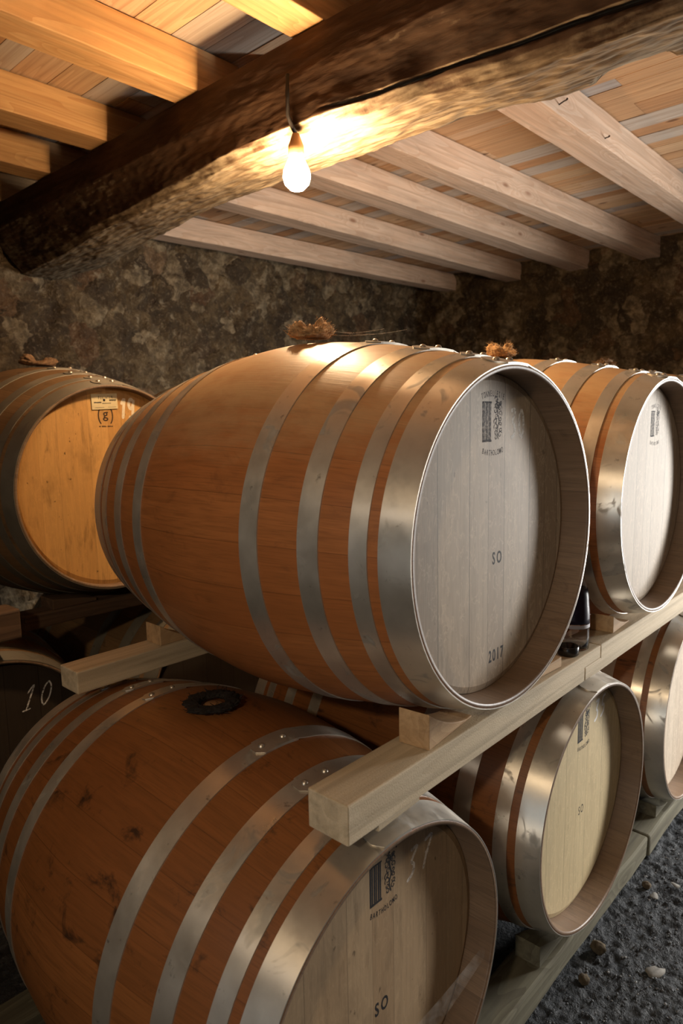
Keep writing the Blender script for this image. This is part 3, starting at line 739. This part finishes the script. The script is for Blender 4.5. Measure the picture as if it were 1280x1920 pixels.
wb = grid_wall('wall_back', -3.0, 3.7, 0.0, H, lambda u, v: (u, YB - stone_d(u, v, 1.7), v), M['stone'], 0.022, 0.022); tag(wb, 'rough dark rubble stone wall behind the barrels', 'wall', None, 'structure')
def end_wall(u, v): return (XE - stone_d(u, v, 8.3), u, v)
we = grid_wall('wall_right', -1.6, 2.9, 0.0, H, end_wall, M['stone'], 0.022, 0.022); tag(we, 'rough rubble stone end wall that the ceiling joists run into', 'wall', None, 'structure')
mb = MB(); DX0, DX1, DH, YF = 2.6, 3.2, 2.0, -1.2
mb.box(-3.0, DX0, YF - 0.25, YF, 0, H); mb.box(DX1, 3.7, YF - 0.25, YF, 0, H); mb.box(DX0, DX1, YF - 0.25, YF, DH, H)
tag(mb.build('wall_front', M['plaster']), 'plain cellar wall along the aisle with the doorway', 'wall', None, 'structure')
mb = MB(); mb.box(-3.25, -3.0, YF, -1.0, 0, H); mb.box(-3.25, -3.0, -0.4, 2.9, 0, H); mb.box(-3.25, -3.0, -1.0, -0.4, 1.95, H); tag(mb.build('wall_left', M['plaster']), 'plain end wall of the cellar with an open doorway to the aisle', 'wall', None, 'structure')

# ceiling: boards along Y laid on the joists
mb = MB(); rnd = random.Random(21); x = -3.0
while x < 3.7:
    w = rnd.choice((0.065, 0.08, 0.10, 0.115)); cuts = [YF - 0.05] + sorted(rnd.uniform(YF, 2.8) for _ in range(2)) + [2.9]
    for y0, y1 in zip(cuts[:-1], cuts[1:]):
        z = 1.2725 + ZF + rnd.uniform(0, 0.003)
        mb.box(x + 0.0012, x + w - 0.0012, y0 + 0.001, y1 - 0.001, z, z + 0.025)
    x += w
mb.box(-3.1, 3.8, YF - 0.2, 2.95, 1.305 + ZF, 1.33 + ZF)
tag(mb.build('ceiling', M['boards']), 'pine board ceiling with greyish and orange boards', 'ceiling', None, 'structure')

# floor with a finer patch where the photo shows it
def lin(segs):
    out = []
    for a, b, s in segs:
        n = max(1, int((b - a) / s)); out += [a + (b - a) * i / n for i in range(n)]
    return out + [segs[-1][1]]
xs = lin([(-3.1, -0.2, 0.15), (-0.2, 1.5, 0.006), (1.5, 3.7, 0.05)]); ys = lin([(-1.8, -0.45, 0.05), (-0.45, 0.14, 0.006), (0.14, 2.9, 0.15)])
def floor_z(x, y):
    return -0.006 + 0.006 * fbm((x * 6, y * 6, 1), 3) + 0.007 * fbm((x * 48, y * 48, 2), 5)
vs = [(x, y, floor_z(x, y) if -0.2 < x < 1.5 and -0.45 < y < 0.14 else -0.006) for x in xs for y in ys]; ny = len(ys)
fs = [(i * ny + j, (i + 1) * ny + j, (i + 1) * ny + j + 1, i * ny + j + 1) for i in range(len(xs) - 1) for j in range(ny - 1)]
fl = mesh_obj('floor', vs, fs, M['floor'], None, True); tag(fl, 'damp dark gravelly earth floor of the aisle', 'floor', None, 'structure')

# gravel
def rock(mb, c, r, rnd):
    base = [Vector(v) for v in ((1, 0, 0), (-1, 0, 0), (0, 1, 0), (0, -1, 0), (0, 0, 1), (0, 0, -1))]
    vs = [Vector(c) + Vector((v.x * r * rnd.uniform(.6, 1.2), v.y * r * rnd.uniform(.6, 1.2), v.z * r * rnd.uniform(.35, .7))) for v in base]
    mb.add(vs, [(0, 2, 4), (2, 1, 4), (1, 3, 4), (3, 0, 4), (2, 0, 5), (1, 2, 5), (3, 1, 5), (0, 3, 5)])
mb = MB(); rnd = random.Random(4)
for _ in range(4200):
    x, y = rnd.uniform(0.0, 1.5), rnd.uniform(-0.42, 0.035)
    rock(mb, (x, y, floor_z(x, y) + 0.001), rnd.choice((0.0012, 0.0016, 0.0022, 0.0030, 0.0045)), rnd)
tag(mb.build('gravel', M['pebble']), 'loose grit and small gravel scattered over the dark floor', 'gravel', None, 'stuff')

def clod(label, x, y, r, seed, mat, cat, name='earth_clod', sq=0.75):
    mb = MB(); n = 20; vs = []
    for i in range(n // 2 + 1):
        for k in range(n):
            t_, p = PI * i / (n // 2), 2 * PI * k / n
            q = Vector((sin(t_) * cos(p), sin(t_) * sin(p), cos(t_)))
            q *= r * (1 + 0.3 * fbm(q * 1.7 + Vector((seed, 0, 0)), 4)); vs.append((q.x, q.y, q.z * sq))
    mb.add(vs, [(i * n + k, (i + 1) * n + k, (i + 1) * n + (k + 1) % n, i * n + (k + 1) % n) for i in range(n // 2) for k in range(n)])
    o = mb.build(name, mat, None, True); o.location = (x, y, floor_z(x, y) + r * sq * 0.9); tag(o, label, cat, 'clods on the floor')
clod('brown clod of earth against the floor rail below barrel 35', 0.487, 0.022, 0.017, 1, M['clod'], 'clod')
clod('small dark cone-like clod on the floor nearest the photographer', 0.380, 0.012, 0.013, 4, M['clod'], 'clod')
clod('small brown clod beside the floor rail, farthest along', 0.800, 0.015, 0.012, 7, M['clod'], 'clod')
def leaf(label, x, y, s, rot, seed):
    rnd = random.Random(seed); n = 14; vs = [(0, 0, 0.002)]
    for k in range(n):
        a = 2 * PI * k / n; r = s * (1 + 0.35 * cos(a) ** 3 + rnd.uniform(-0.15, 0.15))
        vs.append((r * cos(a), r * 0.66 * sin(a), 0.002 + rnd.uniform(0.0, 0.003)))
    mb = MB(); mb.add(vs, [(0, 1 + k, 1 + (k + 1) % n) for k in range(n)])
    o = mb.build('dry_leaf', M['leaf'], None, True)
    sd = o.modifiers.new('thick', 'SOLIDIFY'); sd.thickness = 0.0006
    o.location = (x, y, floor_z(x, y) + 0.004); o.rotation_euler = (0.05, 0.05, rot); tag(o, label, 'leaf', 'dry leaves on the floor')
leaf('pale torn dry leaf lying alone on the near floor', 0.506, -0.099, 0.024, -0.5, 2)
leaf('small whitish leaf flake on the floor level with barrel 35', 0.845, -0.050, 0.013, 1.2, 5)
leaf('curled brown leaf on the floor close to the rail', 0.77, -0.015, 0.016, 0.2, 8)

# ------------------------------------------------------------------ ceiling joists
def joist(label, xa, xb, ya0, ya1, yb0, yb1, mat, z0=1.152, z1=1.270, group='sawn pine ceiling joists', seed=0):
    n = 60; vs = []
    ox, oy, oz = xa, (ya0 + ya1) / 2, z0 + ZF
    for i in range(n + 1):
        f = i / n; x = xa + (xb - xa) * f
        y0, y1 = ya0 + (yb0 - ya0) * f, ya1 + (yb1 - ya1) * f
        for k, (y, z) in enumerate(((y0, z0), (y1, z0), (y1, z1), (y0, z1))):
            j = 0.003 * fbm((x * 3 + seed, k * 4.1 + seed, 0), 4)
            vs.append((x - ox, y + j - oy, z + ZF + (abs(j) if k < 2 else 0) - oz))
    fs = [(4 * i + k, 4 * i + (k + 1) % 4, 4 * i + 4 + (k + 1) % 4, 4 * i + 4 + k) for i in range(n) for k in range(4)]
    fs += [(3, 2, 1, 0), tuple(4 * n + k for k in range(4))]
    mb = MB(); mb.add(vs, [tuple(reversed(f)) for f in fs])
    o = mb.build('timber_joist', mat, None, False, 0.003); o.location = (ox, oy, oz)
    tag(o, label, 'joist', group, 'thing'); return o
XW = 3.54
j1 = joist('pale joist with two nails sticking out, nearest on the lamp side of the beam', 0.455, XW, 0.505, 0.635, 0.500, 0.620, M['pine_daylit'], seed=1)
joist('second joist on the pale side of the beam, counted from the nailed joist', 0.455, XW, 1.075, 1.180, 0.945, 1.060, M['pine_daylit'], seed=2)
joist('third joist on the pale side of the beam, counted from the nailed joist', 0.455, XW, 1.440, 1.555, 1.392, 1.520, M['pine_daylit'], seed=3)
joist('fourth joist on the pale side, next to last before the back wall', 0.455, XW, 1.95, 2.06, 1.882, 2.0, M['pine_daylit'], seed=4)
joist('last joist on the pale side, lying along the top of the back wall', 0.455, XW, 2.63, 2.745, 2.42, 2.53, M['pine_daylit'], seed=5)
def left_joist(label, y, seed):
    o = joist(label, -3.0, 0.437, y, y + 0.115, y, y + 0.115, M['pine'], seed=seed)
    mb = MB(); mb.box(0, 0.0012, 0.002, 0.113, 0.004, 0.116)
    e = mb.build('painted_end', M['red_paint'], o); e.location = (0.4375 + 3.0, -0.0575, 0.0); return o
left_joist('joist nearest the top edge on the orange-lit side, mostly hidden above the beam', 0.68, 11)
left_joist('broad orange-lit joist, frontmost of those ending on the beam', 1.188, 12)
left_joist('orange-lit joist, middle one of those ending on the beam', 1.705, 13)
left_joist('orange-lit joist with a reddish end, low at the left photo edge', 2.135, 14)
left_joist('last shaded joist of the orange-lit side, against the back wall', 2.60, 15)
for k, (xa, za, ln) in enumerate(((1.19, 1.183, 0.055), (1.56, 1.182, 0.03))):
    mb = MB(); p0 = Vector((xa, 0.52, za + ZF)); d = Vector((-0.62, -0.75, -0.12)).normalized()
    mb.tube([p0, p0 + d * ln, p0 + d * (ln + 0.022) + Vector((0, 0, -0.002))], 0.0022, 8)
    mb.tube([p0 + d * (ln + 0.022), p0 + d * (ln + 0.0235)], 0.0032, 8)
    nb = mb.build('nail', M['nail'], None); nb.parent = j1; nb.matrix_parent_inverse = Matrix.Translation(-j1.location)

# ------------------------------------------------------------------ hewn main beam
def interp(x, tab):
    if x <= tab[0][0]: return tab[0][1]
    for (a, va), (b, vb) in zip(tab[:-1], tab[1:]):
        if x <= b:
            f = (x - a) / (b - a); f = f * f * (3 - 2 * f); return va + (vb - va) * f
    return tab[-1][1]
BL = [(-1.5, .335), (-0.1, .335), (0.15, .335), (0.38, .325), (0.5, .305), (0.7, .285), (1.0, .285), (1.35, .31), (1.8, .335), (2.4, .37), (2.8, .40)]   # foot of the left face
BR = [(-1.5, .55), (-0.02, .55), (0.15, .545), (0.34, .525), (0.55, .525), (0.85, .55), (1.35, .535), (1.9, .585), (2.4, .64), (2.8, .62)]
ZB = [(-1.5, .90), (0.15, .90), (0.45, .922), (1.0, .93), (1.8, .915), (2.3, .895), (2.8, .90)]
CZ = [(-1.5, .87), (-0.137, .871), (-0.022, .880), (0.131, .905), (0.248, .925), (0.35, .945), (0.497, .962), (0.717, .978)]     # height of the long crack
ny_, vs = 430, []
ZTOP = 1.1495
def beam_ring(y):
    xl, xr, zb = interp(y, BL), interp(y, BR), interp(y, ZB)
    return [(0.279, ZTOP), (0.2775, 1.05), (0.279 + (xl - 0.279) * 0.55, zb + 0.075), (xl - 0.004, zb + 0.022), (xl + 0.02, zb), ((xl + xr) / 2, zb - 0.004), (xr - 0.018, zb + 0.006), (xr, zb + 0.03), (xr + 0.012, 1.05), (xr + 0.01, ZTOP)]
PER = 260
rings = []
for i in range(ny_ + 1):
    y = YF + 0.02 + (2.76 - YF - 0.02) * i / ny_
    key = beam_ring(y); seg = [math.hypot(key[k + 1][0] - key[k][0], key[k + 1][1] - key[k][1]) for k in range(len(key) - 1)]
    tot = sum(seg); ring = []
    for q in range(PER + 1):
        d = tot * q / PER; k = 0
        while k < len(seg) - 1 and d > seg[k]: d -= seg[k]; k += 1
        f = min(1.0, d / seg[k]); ring.append((key[k][0] + (key[k + 1][0] - key[k][0]) * f, key[k][1] + (key[k + 1][1] - key[k][1]) * f, q / PER))
    rings.append((y, ring))
for y, ring in rings:
    beam_key = beam_ring(y)
    for q, (x, z, u) in enumerate(ring):
        a, b = ring[max(0, q - 1)], ring[min(PER, q + 1)]
        tx, tz = b[0] - a[0], b[1] - a[1]; l = math.hypot(tx, tz) or 1; nx, nz = tz / l, -tx / l     # outward
        edge = min(1.0, q / 10, (PER - q) / 10)
        d = 0.011 * fbm((x * 4, y * 2.2, z * 4), 4) + 0.003 * fbm((x * 22 + 3, y * 5, z * 22), 4) + 0.003 * fbm((x * 60, y * 24, z * 60), 3)
        if y < 0.72 and q < PER * 0.7:                              # the long drying crack along the lower left arris
            (kx, kz), (hx_, hz_) = beam_key[3], beam_key[2]; fc = 0.22 + 0.12 * sin(y * 9)
            dc = math.hypot(x - kx - (hx_ - kx) * fc, z - kz - (hz_ - kz) * fc)
            wv = 0.0042 + 0.005 * max(0.0, 0.35 - y)
            if dc < wv: d -= 0.05 * (1 - (dc / wv) ** 2) ** 0.5 * min(1.0, (0.72 - y) / 0.2)
        for hy, hx, hr in ((0.03, 0.52, 0.045), (-0.03, 0.56, 0.035), (0.2, 0.55, 0.02)):        # rotted pits near the underside edge
            if nz < -0.2:
                e = math.hypot((y - hy) / 1.9, x - hx)
                if e < hr: d -= 0.035 * (1 - (e / hr) ** 2)
        if nx < -0.4: d *= 0.5
        d *= edge
        vs.append((x + nx * d, y, min(ZTOP, z + nz * d) + ZF))
n1_ = PER + 1
fs = [(i * n1_ + q, (i + 1) * n1_ + q, (i + 1) * n1_ + q + 1, i * n1_ + q + 1) for i in range(ny_) for q in range(PER)]
fs += [(i * n1_ + PER, (i + 1) * n1_ + PER, (i + 1) * n1_, i * n1_) for i in range(ny_)]
fs += [tuple(range(PER, -1, -1)), tuple(ny_ * n1_ + q for q in range(n1_))]
bo = mesh_obj('hewn_beam', vs, [tuple(reversed(f)) for f in fs], M['hewn'], None, True)
bm = bmesh.new(); bm.from_mesh(bo.data); bmesh.ops.recalc_face_normals(bm, faces=bm.faces); bm.to_mesh(bo.data); bm.free()
tag(bo, 'massive dark hand-hewn oak beam across the top of the photo', 'beam', None, 'thing')

# ------------------------------------------------------------------ the lamp
LX, LY, LZ = 0.283, 0.79, 0.822
lamp = empty('hanging_lamp', (LX, LY, LZ + ZF)); tag(lamp, 'bare glowing bulb hanging under the hewn beam', 'lamp')
mb = MB(); br = 0.036
mb.lathe([(0.0001, -br), (br * 0.5, -br * 0.87), (br * 0.87, -br * 0.5), (br, 0), (br * 0.93, br * 0.4), (br * 0.72, br * 0.85), (br * 0.5, br * 1.3), (br * 0.43, br * 1.7)], 32)
mb.build('bulb', M['bulb'], lamp, True)
mb = MB(); mb.lathe([(0.0175, 0.047), (0.021, 0.052), (0.020, 0.075), (0.0135, 0.092), (0.009, 0.104), (0.0001, 0.106)], 24); mb.build('socket', M['socket'], lamp, True)
mb = MB(); mb.tube([(0, 0, 0.104), (-0.012, 0.0, 0.118), (-0.026, 0.0, 0.14), (-0.030, -0.004, 0.19), (-0.028, -0.004, 0.235)], 0.0055, 8); mb.build('cord', M['cord'], lamp, True)

# ------------------------------------------------------------------ small things on the rail
bt = empty('glass_bottle', (0.422, 0.080, ZR + ZF)); tag(bt, 'clear glass bottle with a violet-black label standing on the rail between two upper barrels', 'bottle')
mb = MB(); W = 0.0018
outer = [(0.0001, 0.0), (0.030, 0.0), (0.034, 0.003), (0.0345, 0.03), (0.033, 0.075), (0.030, 0.12), (0.025, 0.15), (0.016, 0.175), (0.0125, 0.19), (0.0125, 0.22), (0.0145, 0.222), (0.0145, 0.228)]
inner = [(r - W if r > W * 2 else r, max(z, 0.006)) for r, z in outer][::-1]
inner = [(0.0127, 0.228)] + [(r, z) for r, z in inner if z < 0.22][0:]
mb.lathe(outer + inner, 40); mb.build('glass_body', M['glass'], bt, True)
def shell(name, z0, z1, mat, r_of, extra=0.0006):
    mb = MB(); zs = [z0 + (z1 - z0) * i / 8 for i in range(9)]
    mb.lathe([(r_of(z) + extra, z) for z in zs] + [(r_of(z) + extra + 0.0004, z) for z in zs[::-1]], 40, (0, 0, 0), True); return mb.build(name, mat, bt, True)
def r_of(z): return interp(z, [(0.03, .0345), (0.075, .033), (0.12, .030), (0.15, .025)])
shell('label', 0.062, 0.140, M['bottle_label'], r_of); shell('label_band', 0.052, 0.060, M['bottle_band'], r_of)
cp = MB(); cp.lathe([(0.0001, 0.0), (0.0205, 0.0), (0.0225, 0.002), (0.0228, 0.019), (0.0215, 0.0205), (0.0195, 0.019), (0.019, 0.004), (0.0001, 0.004)], 36)
co = cp.build('plastic_cap', M['black_plastic'], None, True); co.location = (0.372, 0.069, ZR + ZF); tag(co, 'small black open cap lying on the rail beside the glass bottle', 'cap')

# ------------------------------------------------------------------ cobwebs
def web_sheet(label, P, mat, n=14):
    mb = MB(); a, b, c, d = [Vector(p) for p in P]; vs = []
    for i in range(n + 1):
        for j in range(n + 1):
            u, v = i / n, j / n
            q = (a * (1 - u) + b * u) * (1 - v) + (d * (1 - u) + c * u) * v
            q.z -= 0.012 * sin(PI * u) * sin(PI * v) + 0.006 * sin(PI * u)
            q.z += ZF; vs.append(q)
    mb.add(vs, [(i * (n + 1) + j, (i + 1) * (n + 1) + j, (i + 1) * (n + 1) + j + 1, i * (n + 1) + j + 1) for i in range(n) for j in range(n)])
    o = mb.build('cobweb', mat, None, True); tag(o, label, 'cobweb', 'cobwebs on the barrels')
web_sheet('grey sheet of cobweb slung across the rim hollow of barrel 37', [(-0.018, 0.034, -0.745), (-0.225, 0.071, -0.82), (-0.235, 0.060, -0.865), (-0.030, 0.034, -0.775)], M['web'])
mb = MB()
for a, b, sag in (((0.0, 0.43, RB + 0.02), (0.015, 0.29, RB + 0.010), 0.006), ((0.0, 0.42, RB + 0.018), (0.02, 0.24, RB + 0.004), 0.008), ((0.005, 0.44, RB + 0.012), (0.03, 0.30, RB + 0.004), 0.003)):
    a, b = Vector(a), Vector(b); mb.tube([a.lerp(b, k / 10) + Vector((0, 0, ZF - sag * sin(PI * k / 10))) for k in range(11)], 0.0002, 4)
tag(mb.build('cobweb', M['silk']), 'fine cobweb threads from the burlap rag to the hoop rivets of the big middle barrel', 'cobweb', 'cobwebs on the barrels')

# ------------------------------------------------------------------ light and camera
def area(name, loc, rot, sx, sy, power, color):
    l = bpy.data.lights.new(name, 'AREA'); l.shape = 'RECTANGLE'; l.size = sx; l.size_y = sy; l.energy = power; l.color = color
    o = bpy.data.objects.new(name, l); o.location = loc; o.rotation_euler = rot; COL.objects.link(o); return o
dl = area('doorway_daylight', ((DX0 + DX1) / 2, YF - 0.03, 0.95), (0, 0, 0), DX1 - DX0, 1.6, 126.0, (1.0, 0.985, 0.95))
dl.rotation_euler = Vector((-0.75, 0.55, -0.31)).to_track_quat('-Z', 'Y').to_euler(); dl.data.spread = math.radians(148)
ae = area('aisle_end_daylight', (-2.98, -0.70, 0.95), (PI / 2, 0, -PI / 2), 0.55, 1.7, 2.2, (0.80, 0.91, 1.0)); ae.data.spread = math.radians(70)
pl = bpy.data.lights.new('second_cellar_lamp', 'SPOT'); pl.energy = 51.0; pl.color = (1.0, 0.78, 0.52); pl.shadow_soft_size = 0.05
pl.spot_size = math.radians(60); pl.spot_blend = 0.8
po_ = bpy.data.objects.new('second_cellar_lamp', pl); po_.location = (-2.1, -0.7, 1.95); COL.objects.link(po_)
po_.rotation_euler = (Vector((-0.25, 0.25, 0.93)) - po_.location).to_track_quat('-Z', 'Y').to_euler()
pf_ = bpy.data.lights.new('ambient_fill', 'POINT'); pf_.energy = 4.5; pf_.color = (1.0, 0.88, 0.76); pf_.shadow_soft_size = 0.06  # added fill light to lift the shade on the left ceiling, no real bulb
pfo = bpy.data.objects.new('ambient_fill', pf_); pfo.location = (-2.3, 0.3, 1.75); COL.objects.link(pfo)
w = bpy.data.worlds.new('world'); scene.world = w; w.use_nodes = True
w.node_tree.nodes['Background'].inputs[0].default_value = (0.5, 0.55, 0.6, 1); w.node_tree.nodes['Background'].inputs[1].default_value = 0.02

cam = bpy.data.cameras.new('camera'); co_ = bpy.data.objects.new('camera', cam); COL.objects.link(co_); scene.camera = co_
cam.sensor_fit = 'VERTICAL'; cam.sensor_height = 36.0; cam.sensor_width = 24.0; cam.lens = 36.0 * 1279.23 / 1920.0
cam.clip_start = 0.02
r_, u_, f_ = Vector((0.67453708, -0.7380377, -0.01732313)), Vector((0.1115986, 0.07874477, 0.99062859)), Vector((0.72975714, 0.67014895, -0.13548024))
co_.matrix_world = Matrix(((r_.x, u_.x, -f_.x, -1.02060542), (r_.y, u_.y, -f_.y, -0.54315396), (r_.z, u_.z, -f_.z, 0.20175163 + ZF), (0, 0, 0, 1)))
cam.dof.use_dof = True; cam.dof.focus_distance = 1.35; cam.dof.aperture_fstop = 5.6

vs_ = scene.view_settings
vs_.view_transform = 'Standard'; vs_.look = 'None'; vs_.exposure = 0.0; vs_.gamma = 1.0; vs_.use_curve_mapping = False
scene.cycles.use_denoising = True
